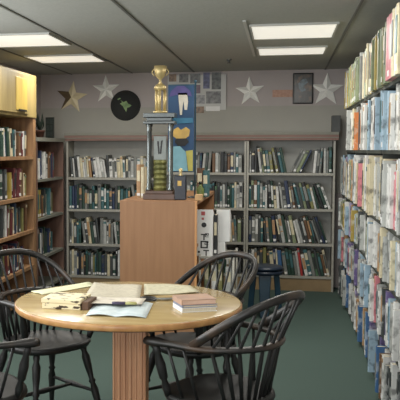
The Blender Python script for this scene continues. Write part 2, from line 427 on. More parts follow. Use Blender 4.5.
def adj(s):
    a = 'slim' if s['t'] < (.024 if s['side'] == 0 else .036) else ('thick' if s['t'] > (.031 if s['side'] == 0 else .05) else '')
    if abs(s['a']) >= 8: a = (a + ' leaning').strip()
    return a
def noun(s):
    if s['row'].startswith('top') and s['jacket']: return 'binder' if s['t'] > .05 else 'tall folder'
    return 'book'
def lab1(s):
    base = (adj(s) + ' ' + s['c'] + ' ' + noun(s)).strip()
    if s['prev'] and s['next']: w = 'between %s and %s ones' % (s['prev'], s['next'])
    elif s['next']: w = 'at the row start beside a %s one' % s['next']
    elif s['prev']: w = 'at the row end beside a %s one' % s['prev']
    else: w = 'alone'
    return '%s %s, %s, %s' % (base, w, s['row'].strip(), s['unit'])
def lab2(s):
    side = 'left' if s['side'] == 0 else ('far end' if s['side'] < 0 else 'near end')
    return '%s, %s from %s, %s, %s' % ((adj(s) + ' ' + s['c'] + ' ' + noun(s)).strip(), ordn(s['n']), side, s['row'].strip(), s['unit'])
cnt = {}
for s_ in SPECS: cnt[lab1(s_)] = cnt.get(lab1(s_), 0) + 1
seen = {}
for s_ in IND:
    L = lab1(s_)
    if cnt[L] > 1 or len(L.split()) > 16: L = lab2(s_)
    while L in seen: L = L.replace(', ', ' beside a %s one, ' % (s_['next'] or s_['prev']), 1) if ' beside' not in L else L.replace(' book', ' small book')
    seen[L] = 1
    M = s_['M']; mm = (jk_ if s_['jacket'] and not s_['row'].startswith('top') else bm_)(s_['c'])
    pg = MB()
    sp = dict(s_, mi=(0, 0, 1)); sp['band'] = [(a, c, 1 if k == 2 else 2) for a, c, k in s_['band']]
    nm = noun(s_).replace(' ', '_')
    o = book_mesh(sp, pages=pg).build(nm, [mm, M_white, bm_(s_['c2'])])
    o.matrix_world = M
    pg.build('page_block', M_page, o)
    tag(o, L, 'book' if nm == 'book' else 'folder', s_['group'])
names = sorted(BOOKC)
b = MB()
for s_ in REST:
    k = names.index(s_['c']); off = len(names) if s_['jacket'] and not s_['row'].startswith('top') else 0
    sp = dict(s_, mi=(off + k, 2 * len(names), 2 * len(names) + 1)); sp['band'] = [(a, c, 2 * len(names) + 1 if q == 2 else names.index(s_['c2'])) for a, c, q in s_['band']]
    book_mesh(sp, s_['M'], b)
o = b.build('shelved_books', [bm_(n) for n in names] + [jk_(n) for n in names] + [M_page, M_white])
tag(o, 'the many remaining books packed on all the bookcases, mostly showing as slivers', 'books', kind='stuff')

# ------------------------------------------------------------ things on the back wall
YW = YB - .014
def star(px, py, R, rot, mats, label, pat, th=.022):
    c = at(px, py, YB - .001)
    b = MB(); n = 5; pts = []
    for k in range(10):
        a = PI / 2 + rot + k * PI / 5; r = R if k % 2 == 0 else R * .40
        pts.append((r * math.cos(a), r * math.sin(a)))
    vs = [(0, -th, 0)] + [(x, 0, z) for x, z in pts]
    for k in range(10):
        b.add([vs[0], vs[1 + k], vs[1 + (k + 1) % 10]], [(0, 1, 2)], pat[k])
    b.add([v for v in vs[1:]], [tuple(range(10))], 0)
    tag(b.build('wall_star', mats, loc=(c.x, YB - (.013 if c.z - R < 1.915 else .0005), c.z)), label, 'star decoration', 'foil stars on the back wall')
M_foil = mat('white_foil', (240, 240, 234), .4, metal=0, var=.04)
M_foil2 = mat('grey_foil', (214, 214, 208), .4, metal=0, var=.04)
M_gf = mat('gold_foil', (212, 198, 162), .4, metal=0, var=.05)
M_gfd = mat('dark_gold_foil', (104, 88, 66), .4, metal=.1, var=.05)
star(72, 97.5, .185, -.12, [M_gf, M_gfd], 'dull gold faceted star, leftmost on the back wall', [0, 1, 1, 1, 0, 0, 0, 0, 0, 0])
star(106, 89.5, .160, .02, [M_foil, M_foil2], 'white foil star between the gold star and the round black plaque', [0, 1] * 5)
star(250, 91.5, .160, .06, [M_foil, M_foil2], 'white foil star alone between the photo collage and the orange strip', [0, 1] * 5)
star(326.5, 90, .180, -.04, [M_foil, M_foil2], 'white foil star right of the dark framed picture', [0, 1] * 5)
# round plaque
c = at(125.5, 105.5, YW)
t = empty('round_plaque', (c.x, YB - .0005, c.z), label='round black wall plaque with a green bird-like shape, right of the white star', cat='plaque')
b = MB(); Rm = Matrix.Rotation(PI / 2, 4, 'X'); b.lathe([(.160, 0), (.166, .006), (.166, .018), (.155, .024), (.15, .02), (.001, .02)], 40, 0, Rm)
b.build('disc', mat('black_enamel', (14, 17, 16), .7), t)
b = MB(); b.prism([(-.055, .06), (-.02, .035), (.01, .05), (.03, .02), (.07, .0), (.045, -.02), (.02, -.025), (.01, -.07), (-.01, -.04), (-.03, -.005), (-.06, .02), (-.035, .035)], -.024, -.018)
b.prism([(-.09, .07), (-.06, .085), (-.05, .075), (-.08, .06)], -.024, -.018)
b.build('green_shape', mat('green_enamel', (140, 168, 110), .6, rgb2=(100, 130, 84), scale=20), t)
# collage poster
c0 = at(168, 67.5, YB); c1 = at(226, 118, YB)
t = empty('photo_collage', ((c0.x + c1.x) / 2, YW - .003, (c0.z + c1.z) / 2), label='pale poster with a collage of photos pinned behind the blue banner', cat='poster')
w = (c1.x - c0.x) / 2; h = (c0.z - c1.z) / 2
h = min(h, ZC - .035 - t.location.z)
bx('sheet', mat('poster_paper', (186, 186, 182), .4, var=.05, scale=6), t, -w, w, -.003, .0, -h, h)
PHC = [((150, 120, 90), (90, 70, 50)), ((120, 120, 118), (70, 72, 72)), ((126, 130, 128), (84, 84, 84)), ((100, 104, 140), (60, 60, 90)), ((110, 114, 110), (60, 62, 60)), ((132, 110, 118), (90, 62, 84)), ((160, 160, 160), (100, 100, 104)), ((140, 140, 138), (88, 88, 90))]
k = 0
for (a0, a1, b0, b1) in [(-.3, -.22, .12, .2), (-.19, -.09, .11, .2), (-.07, .04, .1, .2), (.07, .14, .04, .21), (.16, .26, .03, .21), (-.08, .04, -.01, .08), (-.04, .09, -.12, -.03), (.1, .26, -.12, .01), (-.06, .08, -.22, -.15), (-.3, -.22, -.02, .08), (-.3, -.22, -.18, -.06)]:
    cc = PHC[k % 8]
    bx('photo', mat('photo_print_%s' % 'abcdefghijkl'[k], cc[0], .3, rgb2=cc[1], scale=26), t, a0, a1, -.0045, -.003, b0, b1); k += 1
bx('photo', M_white, t, .1, .25, -.0045, -.003, -.2, -.15)
# framed picture
c0 = at(293, 73, YB); c1 = at(313, 104, YB)
t = empty('framed_picture', ((c0.x + c1.x) / 2, YB - .001, (c0.z + c1.z) / 2), label='dark framed upright picture on the back wall with brown and blue figures', cat='picture')
w = (c1.x - c0.x) / 2; h = (c0.z - c1.z) / 2 - .002
bx('frame', mat('dark_frame', (30, 30, 28), .4), t, -w, w, -.02, 0, -h, h, bevel=.01)
b = MB(); b.box(-w + .018, w - .018, -.0215, -.018, -h + .018, h - .018)
b.build('print', mat('mottled_brown_print', (34, 34, 32), .3, rgb2=(112, 86, 62), scale=18, thr=(.48, .7)), t)
b = MB(); b.prism([(-.05, .05), (-.01, .09), (.03, .1), (.05, .06), (.01, .03), (.03, -.02), (-.02, -.04), (-.04, 0)], -.0225, -.0214)
b.build('figure', mat('blue_grey_print', (94, 116, 126), .3, rgb2=(50, 60, 66), scale=30), t)
c0 = at(272.5, 90, YB); c1 = at(292.5, 97, YB)
tag(bx('wall_sign', mat('peach_strip', (186, 150, 130), .6, rgb2=(172, 132, 114), scale=40), None, c0.x, c1.x, YB - .004, YB - .001, c1.z, c0.z), 'small peach coloured strip sign left of the dark framed picture', 'sign')
# grey box on the ledge at the right
c = at(335, 131, 8.4)
tag(bx('storage_box', mat('dark_grey_card', (78, 80, 80), .7), None, c.x - .035, c.x + .05, 8.34, 8.46, 1.633, 1.80, bevel=.004), 'dark grey box on the cornice at the right, beside the tall folders', 'box')
# left corner: potted plant and frame
tp = empty('potted_plant', (at(40, 130, 8.0).x, 8.0, 1.572), label='small dark pointed plant in a brown pot on the corner bookcase', cat='plant')
b = MB(); b.lathe([(.035, 0), (.05, .07), (.054, .07), (.054, .085), (.044, .085), (.04, .075)], 16); b.build('pot', mat('brown_clay', (96, 62, 50), .7), tp)
b = MB()
for k in range(26):
    a = k * 2.4; L = .09 + .14 * ((k * 7) % 10) / 10; o_ = Vector((.012 * math.cos(a), .012 * math.sin(a), .08)); sp_ = .05 * (1 - .5 * L / .23)
    e = o_ + Vector((sp_ * math.cos(a), sp_ * math.sin(a), L)); m_ = (o_ + e) / 2 + Vector((math.cos(a), math.sin(a), 0)) * .012; q = Vector((-math.sin(a), math.cos(a), 0)) * .009
    b.add([o_, m_ - q, e, m_ + q, m_ + Vector((0, 0, .004))], [(0, 1, 4), (1, 2, 4), (2, 3, 4), (3, 0, 4)])
b.build('foliage', mat('dark_leaf', (34, 48, 38), .6, var=.3), tp)
tp = empty('picture_frame', (at(49.5, 130, 8.1).x, 8.1, 1.572), rz=-.25, label='small dark picture frame standing beside the potted plant', cat='picture frame')
bx('frame', mat('dark_green_frame', (36, 42, 38), .5), tp, -.05, .05, 0, .02, 0, .225, bevel=.003)
b = MB()
for i in range(2):
    for j in range(3): b.box(-.038 + i * .04, -.004 + i * .04, -.002, 0, .02 + j * .066, .075 + j * .066)
b.build('photo', mat('murky_photo', (62, 70, 66), .4, rgb2=(44, 50, 48), scale=30), tp)

# ------------------------------------------------------------ low bookcase in the middle
t = empty('low_bookcase', (-.93, 6.0, 0), label='waist-high orange oak bookcase end behind the table, trophies on top', cat='bookcase')
bx('end_panel', M_oak, t, -.298, .285, 0, .03, 0, 1.06)
bx('edge_strip', M_oakedge, t, .285, .30, -.003, .03, 0, 1.06)
bx('top_board', M_oak, t, -.298, .30, .03, 1.6, 1.03, 1.06, bevel=.003)
bx('end_panel', M_oak, t, -.298, .298, 1.57, 1.6, 0, 1.03)
bx('divider', M_oak, t, -.01, .01, .03, 1.57, 0, 1.03)
for z in (.08, .40, .72): bx('shelf', M_oak, t, -.298, .298, .03, 1.57, z - .02, z)
ZB = 1.061
# trophy
YT = 6.15
def X6(px, Y=YT): return at(px, 150, Y).x
def Z6(py, Y=YT, px=160): return at(px, py, Y).z
cx = X6(159.5)
tr = empty('tall_trophy', (cx, YT + .03, ZB), label='tall silver-columned trophy with gold cup on top, standing on oak bookcase', cat='trophy')
zt = Z6(124) - ZB; ztt = Z6(113) - ZB
b = MB(); b.box(-.125, .125, -.07, .07, 0, .045); b.box(-.11, .11, -.06, .06, .045, .07, 0); b.build('base', [mat('trophy_wood', (84, 62, 50), .35), M_gold], tr, .004)
for sx in (-1, 1):
    for sy in (-1, 1):
        b = MB(); L = zt - .07
        b.lathe([(.022, 0), (.022, .012), (.013, .03), (.017, .05), (.0125, .06), (.0125, L - .06), (.017, L - .045), (.013, L - .03), (.02, L - .01), (.02, L)], 14, 0, Matrix.Translation((sx * .086, sy * .04, .07)))
        b.build('column', M_steel if sy > 0 else mat('brushed_column_metal', (124, 130, 130), .22, metal=.75), tr)
b = MB(); b.box(-.125, .125, -.065, .065, zt, zt + .022); b.box(-.10, .10, -.05, .05, zt + .022, zt + .05); b.box(-.125, .125, -.065, .065, zt + .05, ztt); b.build('top_plate', M_steel, tr, .004)
z0 = Z6(160) - ZB; z1 = Z6(136) - ZB
b = MB(); b.box(-.05, .05, -.012, .012, z0, z1); b.build('plaque', mat('silver_plaque', (136, 142, 138), .4, metal=.0), tr, .003)
b = MB()
b.prism([(-.022, z1 - .04), (-.008, z1 - .04), (-.002, z0 + .05), (-.012, z0 + .045)], -.0145, -.0118); b.prism([(.022, z1 - .03), (.008, z1 - .04), (.0, z0 + .05), (.01, z0 + .045)], -.0145, -.0118)
b.build('emblem', M_ink, tr)
b = MB(); L = z0 - .07; b.lathe([(.05 + .006 * (k % 2), .07 + L * k / 12) for k in range(13)], 16, 0, None, False); b.build('riser', mat('green_gold_riser', (120, 118, 66), .35, metal=.4, rgb2=(84, 88, 56)), tr)
# the gold cup on three rods
zc = ztt
b = MB(); b.lathe([(.056, zc), (.056, zc + .014), (.02, zc + .02)], 20)
for k in range(3):
    a = k * 2.094 + .5; b.lathe([(.013, zc + .01), (.013, Z6(90) - ZB)], 10, 0, Matrix.Translation((.038 * math.cos(a), .038 * math.sin(a), 0)))
b.lathe([(.045, Z6(90) - ZB), (.05, Z6(87) - ZB), (.03, Z6(84) - ZB)], 20); b.build('cup_stand', M_gold, tr)
zz = Z6(84) - ZB; zh = Z6(65.5) - ZB - zz
b = MB(); b.lathe([(.022, 0), (.009, .02), (.009, .035), (.034, .06), (.045, .09), (.05, zh), (.046, zh), (.04, .09), (.02, .06)], 20, 0, Matrix.Translation((0, 0, zz))); cup = b.build('cup', M_gold, tr)
for sx in (-1, 1):
    b = MB(); b.tube([(sx * (.043 + .022 * math.sin(PI * k / 8)), 0, zz + .065 + .06 * k / 8) for k in range(9)], .004); b.build('handle', M_gold, cup)
# blue banner on a stand
YN = 6.42
bn = empty('banner_stand', (at(181, 150, YN).x, YN, ZB), label='narrow blue banner hanging from a pole behind the tall trophy', cat='banner')
w = (at(194, 150, YN).x - at(168, 150, YN).x) / 2
zt = at(181, 85, YN).z - ZB; zb = at(181, 172, YN).z - ZB
b = MB(); b.lathe([(.06, 0), (.06, .008), (.012, .016), (.0, .016)], 20, 0, Matrix.Translation((w + .008, 0, 0))); b.build('base', M_steel, bn)
b = MB(); b.lathe([(.007, .01), (.007, zt + .02), (.012, zt + .022), (.012, zt + .035), (.001, zt + .04)], 10, 0, Matrix.Translation((w + .008, 0, 0)))
b.tube([(-w, 0, zt), (w + .008, 0, zt)], .005); b.build('pole', mat('teal_pole', (58, 92, 110), .4), bn)
b = MB(); nx, nz = 8, 20; vs = []; fs = []
for s_ in (-.004, -.006):
    for j in range(nz + 1):
        for i in range(nx + 1): vs.append((-w + 2 * w * i / nx, s_ + .002 * math.sin(i * 1.4), zb + (zt - .005 - zb) * j / nz))
N = (nx + 1) * (nz + 1)
for s_ in (0, 1):
    for j in range(nz):
        for i in range(nx):
            a = s_ * N + j * (nx + 1) + i; fs.append((a, a + 1, a + nx + 2, a + nx + 1))
b.add(vs, fs, 0, None, True); cl = b.build('cloth', mat('blue_banner_cloth', (54, 88, 124), .7, rgb2=(44, 72, 106), scale=5), bn)
def zz_(py): return at(181, py, YN).z - ZB
def xx_(px): return at(px, 150, YN).x - bn.location.x
def deco(name, pts, m, d=.0):
    b = MB(); b.prism([(xx_(x), zz_(y)) for x, y in pts], -.0115 - d, -.0095 - d); return b.build(name, m, cl)
deco('purple_arch', [(169, 97), (171, 91), (177, 86), (184, 86), (190, 91), (192, 97), (186, 95), (176, 95)], mat('purple_print', (84, 76, 132), .6))
deco('white_figure', [(178, 93), (187, 93), (188, 102), (187, 110), (184.5, 110), (183.5, 101), (182.5, 107), (182, 115), (180, 115), (179, 104)], mat('off_white_print', (206, 200, 186), .6))
deco('lower_field', [(168.5, 118), (193, 118), (193, 123), (168.5, 124)], mat('cyan_print', (60, 118, 150), .6))
deco('gold_emblem', [(173, 130), (178, 127), (181, 130), (186, 127), (190, 130), (189, 136), (185, 139), (177, 139), (173, 136)], M_goldp)
deco('dark_emblem', [(176, 138.5), (187, 138.5), (189, 142), (185, 146), (178, 146), (175, 142)], M_ink, .0022)
deco('pale_field', [(168.5, 147), (180, 146), (186, 152), (188, 171), (168.5, 171)], mat('pale_cyan_print', (128, 176, 190), .6))
deco('yellow_field', [(186, 151), (193, 150), (193, 171), (188.5, 171)], mat('yellow_print', (180, 172, 88), .6))
# books and small things on the low bookcase
def lone(name, x0, x1, y0, d, z0, h, c, label, cat='book', rz=0, jacket=False):
    sp = dict(t=x1 - x0, d=d, h=h, band=[(.5, .82, 2), (.06, .14, 1)], mi=(0, 0, 1)); pg = MB()
    o = book_mesh(sp, pages=pg).build(name, [(jk_ if jacket else bm_)(c), M_white, bm_('cream')])
    o.location = (x0, y0, z0); o.rotation_euler = (0, 0, rz); pg.build('page_block', M_page, o)
    return tag(o, label, cat, 'books on top of the low oak bookcase')
Y7 = 6.35
x = at(136.5, 150, Y7).x
lone('book', x, x + .033, Y7, .17, ZB, .27, 'tan', 'tall tan book standing left of the silver trophy')
lone('book', x + .035, x + .062, Y7, .17, ZB, .25, 'cream', 'tall cream book standing between tan book and silver trophy')
x = at(196, 150, Y7 + .2).x
lone('book', x + .008, x + .055, Y7 + .2, .17, ZB, .24, 'brown', 'brown book standing right of the blue banner on oak bookcase')
lone('book', x + .058, x + .10, Y7 + .2, .17, ZB, .22, 'teal', 'teal book beside the brown book on oak bookcase')
tq = empty('small_trophy', (at(180.5, 150, 6.12).x, 6.14, ZB), label='small dark blue trophy block with a gold plate, beside the tall trophy', cat='trophy')
bx('block', mat('midnight_lacquer', (20, 26, 38), .35), tq, -.045, .045, -.03, .03, 0, .19, bevel=.006)
bx('plate', M_goldp, tq, -.02, .01, -.0325, -.03, .11, .15)
b = MB(); b.lathe([(.02, .19), (.008, .2), (.01, .215), (.018, .235), (.001, .25)], 12); b.build('finial', M_gold, tq)
p = at(204, 200, 6.1)
tag(bx('small_box', mat('tan_card', (182, 148, 104), .7), None, -.655, -.60 + .0, 6.08, 6.17, ZB, ZB + .045, bevel=.003), 'small tan box at the front right corner of oak bookcase top', 'box')
tg = empty('green_bottle', (-.625 - .03, 6.50, ZB), label='small olive green bottle with dark cap on oak bookcase top', cat='bottle')
b = MB(); b.lathe([(.028, 0), (.03, .01), (.03, .07), (.012, .095), (.012, .11)], 16); b.build('body', mat('olive_glass', (98, 110, 58), .3), tg)
b = MB(); b.lathe([(.014, .11), (.014, .128), (.01, .13)], 12); b.build('cap', M_ink, tg)

# magazine rack with white file boxes
rk = empty('wire_rack', (-.628, 6.12, 0), label='grey metal rack beside the oak bookcase, carrying white file boxes', cat='rack')
for (px_, py_) in ((.01, .01), (.27, .01), (.01, .44), (.27, .44)):
    b = MB(); b.lathe([(.009, 0), (.009, .64)], 10, 0, Matrix.Translation((px_, py_, 0))); b.build('leg', M_shelf, rk)
for z in (.30, .62): bx('shelf', M_shelf, rk, 0, .28, 0, .45, z - .014, z)
def glyph(b, kind, x, z, s, y, mi):
    def bar(x0, z0, x1, z1): b.box(x + x0 * s, x + x1 * s, y - .0012, y + .0004, z + z0 * s, z + z1 * s, mi)
    if kind == 'dot':
        b.prism([(x + s * .5 + s * .5 * math.cos(a * PI / 6), z + s * .5 + s * .5 * math.sin(a * PI / 6)) for a in range(12)], y - .0012, y + .0004, 1, mi)
    elif kind == 'sq': bar(0, 0, 1, 1)
    elif kind == '2':
        bar(0, .85, 1, 1); bar(.8, .5, 1, .9); bar(0, .42, 1, .57); bar(0, 0, .2, .5); bar(0, 0, 1, .15)
    elif kind == '0':
        bar(0, 0, .2, 1); bar(.8, 0, 1, 1); bar(0, .83, 1, 1); bar(0, 0, 1, .17)
    elif kind == 't': bar(0, .8, 1, 1); bar(.4, 0, .6, .8)
def file_box(x0, y0, w, d, h, label, marks):
    t = empty('file_box', (x0, y0, .621), label=label, cat='file box', group='white file boxes on the metal rack')
    b = MB(); b.box(0, w, 0, .004, 0, h); b.box(0, w, d - .004, d, 0, h * .8); b.box(0, w, .004, d - .004, 0, .004)
    b.prism([(.004, 0), (d - .004, 0), (d - .004, h * .8), (.03, h), (.004, h)], 0, .004, 0); b.prism([(.004, 0), (d - .004, 0), (d - .004, h * .8), (.03, h), (.004, h)], w - .004, w, 0)
    b.build('box', M_white, t)
    bx('papers', M_page, t, .006, w - .006, .008, d - .01, .005, h * .86)
    if marks:
        for kind, x, z, s, m_ in marks:
            b = MB(); glyph(b, kind, x, z, s, 0, 0); b.build('printed_mark', [M_ink, M_red][m_], t)
    return t
XA = at(197, 230, 6.15).x
file_box(XA, 6.15, .122, .2, .365, 'tall white file box with black and red marks, beside the oak bookcase', [('sq', .032, .32, .03, 1), ('sq', .036, .285, .018, 1), ('dot', .034, .225, .04, 0), ('2', .062, .15, .03, 0), ('t', .030, .125, .05, 0), ('0', .028, .062, .058, 0), ('2', .06, .09, .03, 0), ('sq', .008, .025, .016, 0), ('t', .05, .004, .045, 0)])
lone('book', XA + .126, XA + .152, 6.20, .19, .621, .32, 'black', 'tall black book squeezed between the white boxes on the rack')['group'] = 'things on the metal rack'
XB = at(216.5, 230, 6.3).x
file_box(XB, 6.30, .07, .15, .10, 'short white box at the right end of the rack, under a taller one', None)
fb = file_box(XB, 6.30, .105, .17, .255, 'plain white file box stacked on the short box on the rack', None)
fb.location.z = .722
for k, (c, w_, h_) in enumerate((('sage green', .035, .27), ('white', .04, .25), ('olive', .03, .26), ('pale grey', .045, .24))):
    o = lone('book', -.585 + k * .055, -.585 + k * .055 + w_, 6.16, .17, .301, h_, c, '%s book on the lower shelf of the metal rack' % c)
    o['group'] = 'books on the lower shelf of the rack'

# ------------------------------------------------------------ navy stool
st = empty('plastic_stool', (at(265, 285, 7.0).x, 7.0, 0), label='small navy plastic stool with flared legs in front of the right back bookcase', cat='stool')
b = MB(); b.lathe([(.10, .40), (.145, .405), (.158, .415), (.158, .43), (.14, .437), (.001, .437)], 28); b.build('seat', M_navy, st)
b = MB(); b.lathe([(.156, .37), (.158, .40), (.15, .40), (.148, .37)], 28); b.build('rim', M_navy, st)
for k in range(4):
    a = -PI / 2 + k * PI / 2; q = Vector((math.cos(a), math.sin(a), 0)); s2 = Vector((-q.y, q.x, 0)); b = MB()
    p0 = q * .12; p1 = q * .155
    for (r0, r1, wa, wb) in ((0, .05, .035, .055),):
        vs = []
        for z, p_, ww in ((.40, p0, wb), (.0, p1, wa)):
            for dx, dy in ((-ww, 0), (ww, 0), (ww, r1), (-ww, r1)): vs.append(p_ + s2 * dx - q * dy + Vector((0, 0, z)))
        b.add(vs, [(0, 1, 2, 3), (4, 5, 6, 7), (0, 1, 5, 4), (1, 2, 6, 5), (2, 3, 7, 6), (3, 0, 4, 7)])
    b.build('leg', M_navy2, st, .006)

# ------------------------------------------------------------ table
TC = (-.695, 3.59); TRD = .527
tb = empty('round_table', (TC[0], TC[1], 0), label='round honey-coloured wooden table with fluted pedestal, covered in papers', cat='table')
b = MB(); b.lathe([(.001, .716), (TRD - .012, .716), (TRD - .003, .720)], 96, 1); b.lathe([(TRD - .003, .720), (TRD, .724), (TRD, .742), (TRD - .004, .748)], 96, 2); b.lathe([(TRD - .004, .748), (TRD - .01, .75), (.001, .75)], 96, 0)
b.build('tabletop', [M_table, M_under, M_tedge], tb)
b = MB(); pts = []
W = .077
for side in range(4):
    R_ = Matrix.Rotation(side * PI / 2, 3, 'Z'); nfl = 6
    for k in range(nfl):
        u0 = -W + 2 * W * k / nfl; du = 2 * W / nfl
        for f_, d_ in ((.05, 0), (.35, .0), (.45, .008), (.8, .008)):
            v = R_ @ Vector((u0 + du * f_, -W + d_, 0)); pts.append((v.x, v.y))
M_rot = Matrix.Translation((.013, 0, 0)) @ Matrix.Rotation(.06, 4, 'Z')
b.prism(pts, .06, .66, 2, 0, M_rot); b.box(-.12, .12, -.12, .12, .66, .716, 0, M_rot)
b.build('pedestal', M_ped, tb)
for k in range(4):
    b = MB(); Mk = Matrix.Rotation(k * PI / 2 + PI / 4, 4, 'Z')
    b.prism([(.05, 0), (.36, 0), (.36, .035), (.30, .05), (.08, .10), (.05, .10)], -.035, .035, 1, 0, Mk); b.build('foot', M_ped, tb, .004)
ZT_ = .7502
# papers: thin sheets with slight waves
def sheet(name, corners_px, m, label, cat, z=ZT_, wav=.004, th=.0012, group=None, lift=0, nn=10):
    P = [at(x, y, z, 2) for x, y in corners_px]
    c = sum(P, Vector()) / 4; b = MB(); vs = []; fs = []
    for s_ in (0, 1):
        for j in range(nn + 1):
            for i in range(nn + 1):
                u, v = i / nn, j / nn
                p = (P[0] * (1 - u) + P[1] * u) * (1 - v) + (P[3] * (1 - u) + P[2] * u) * v
                hz = wav * (.5 + .5 * math.sin(u * 7 + v * 3 + c.x * 9)) + lift * max(0, math.sin(u * PI)) * (1 if name != 'open_magazine' else abs(math.cos(u * PI)) * 1.6) + th * s_
                vs.append((p.x - c.x, p.y - c.y, hz))
    N = (nn + 1) ** 2
    for s_ in (0, 1):
        for j in range(nn):
            for i in range(nn):
                a = s_ * N + j * (nn + 1) + i; fs.append((a, a + 1, a + nn + 2, a + nn + 1))
    ring = [i for i in range(nn + 1)] + [j * (nn + 1) + nn for j in range(1, nn + 1)] + [nn * (nn + 1) + i for i in range(nn - 1, -1, -1)] + [j * (nn + 1) for j in range(nn - 1, 0, -1)]
    for q in range(len(ring)):
        a, a2 = ring[q], ring[(q + 1) % len(ring)]; fs.append((a, a2, a2 + N, a + N))
    b.add(vs, fs, 0, None, True)
    return tag(b.build(name, m, loc=(c.x, c.y, z + .0005)), label, cat, group)
M_news = mat('newsprint', (190, 182, 162), .8, rgb2=(160, 152, 136), scale=60, stretch=(1, 3, 1), thr=(.45, .7))
M_news2 = mat('pale_newsprint', (190, 184, 158), .8, rgb2=(166, 160, 134), scale=50, thr=(.45, .7))
M_pblue = mat('bluish_paper', (204, 214, 216), .6, rgb2=(182, 196, 200), scale=20)
sheet('paper_runner', [(31, 292), (42, 295), (96, 286), (88, 282.5)], mat('greenish_cream_paper', (208, 208, 174), .7, var=.05), 'narrow cream paper strip along the far left edge of table', 'paper', th=.002)
sheet('newspaper', [(83, 300), (140, 299), (142, 286.5), (94, 284)], M_news, 'cream newspaper sheets spread at the back middle of the table', 'newspaper', z=ZT_ + .004, wav=.006, th=.004)
sheet('newspaper', [(144, 296), (200, 293), (190, 286), (144, 284.5)], M_news2, 'pale newspaper lying right of centre at the back of the table', 'newspaper', wav=.004, th=.003)
sheet('open_magazine', [(86, 316), (146, 318.5), (153, 304), (96, 302.5)], M_pblue, 'open bluish white magazine nearest the front of the table', 'magazine', wav=.001, th=.003, lift=.01)
sheet('loose_paper', [(88, 304), (142, 305), (146, 299), (98, 297.5)], mat('faint_print_paper', (208, 200, 184), .7, rgb2=(176, 166, 158), scale=24, thr=(.5, .7)), 'printed paper lying above the bluish magazine, pen on it', 'paper', z=ZT_ + .018, wav=.003, th=.002)
p = at(121, 301.5, .785, 2)
pn = empty('pen', (p.x, p.y, .778), rz=.12, label='short purple pen with yellow end lying on the loose papers', cat='pen')
b = MB(); b.turned((-.04, 0, 0), (.02, 0, 0), [(0, .003), (.05, .0065), (1, .0065)]); b.build('barrel', mat('purple_plastic', (66, 56, 80), .3), pn)
b = MB(); b.turned((.02, 0, 0), (.07, 0, 0), [(0, .007), (.9, .007), (1, .004)]); b.build('cap', mat('yellow_green_plastic', (160, 156, 100), .35), pn)
# leopard patterned box
M_leo = mat('leopard_spots', (226, 214, 178), .6, rgb2=(60, 46, 30), scale=34, thr=(.555, .59), stretch=(.6, 1, 1.4))
q = at(42, 308.5, .75, 2); q2 = at(80, 310.5, .75, 2)
ang = math.atan2(q2.y - q.y, q2.x - q.x); Lx = (q2 - q).length
pb = empty('patterned_box', (q.x, q.y, ZT_), rz=ang, label='flat cream box with dark leopard blotches on left side of table', cat='box')
bx('body', M_leo, pb, 0, Lx, 0, .16, 0, .026, bevel=.003); bx('lid', M_leo, pb, -.003, Lx + .003, -.003, .163, .0265, .046, bevel=.003)
bx('end_flap', mat('dark_brown_card', (92, 66, 48), .6), pb, Lx + .004, Lx + .034, .01, .15, 0, .036, bevel=.003)
# book stack
q = at(182, 312.8, .75, 2); q2 = at(217, 311, .75, 2); ang = math.atan2(q2.y - q.y, q2.x - q.x); Lx = (q2 - q).length
def flat_book(z, th, c, label, off=0, pagec=M_page, edge=M_white):
    o_ = empty('book', (q.x, q.y, z), rz=ang, label=label, cat='book', group='books lying on the round table')
    b = MB(); b.box(off, Lx + off, 0, .13, 0, .0025); b.box(off, Lx + off, 0, .13, th - .0025, th); b.box(off, off + .004, 0, .13, .0025, th - .0025); b.build('cover', c, o_)
    bx('page_block', pagec, o_, off + .004, Lx + off - .004, .003, .127, .0025, th - .0025)
flat_book(ZT_, .019, M_white, 'white edged book at the bottom of the small pile on the table')
flat_book(ZT_ + .0195, .012, mat('slate_blue_cover', (120, 128, 150), .4), 'thin slate blue book in the middle of the small table pile', .002)
flat_book(ZT_ + .032, .022, mat('dusty_pink_cover', (186, 152, 130), .4, rgb2=(168, 140, 124)), 'dusty pink book on top of the small pile on table', -.002, mat('pink_pages', (206, 176, 158), .8))
# scissors
p = at(158, 300, .75, 2)
sx = empty('scissors', (p.x, p.y, ZT_ + .002), rz=.2, label='open scissors with black handles lying beside the small book pile', cat='scissors')
for s_ in (-1, 1):
    b = MB(); b.tube([(-.03 + .022 * math.cos(a * PI / 8), s_ * (.018 + .014 * math.sin(a * PI / 8)), .004) for a in range(16)], .004, closed=True); b.build('handle', M_ink, sx)
    b = MB(); b.prism([(-.012, s_ * .008), (.0, s_ * -.004), (.10, s_ * .012 + .001), (.02, s_ * .014)], .003 if s_ > 0 else .0052, .005 if s_ > 0 else .0072, 2); b.build('blade', mat('scissor_steel', (150, 154, 150), .3, metal=.7), sx)

sx.scale = (1.5, 1.5, 1)
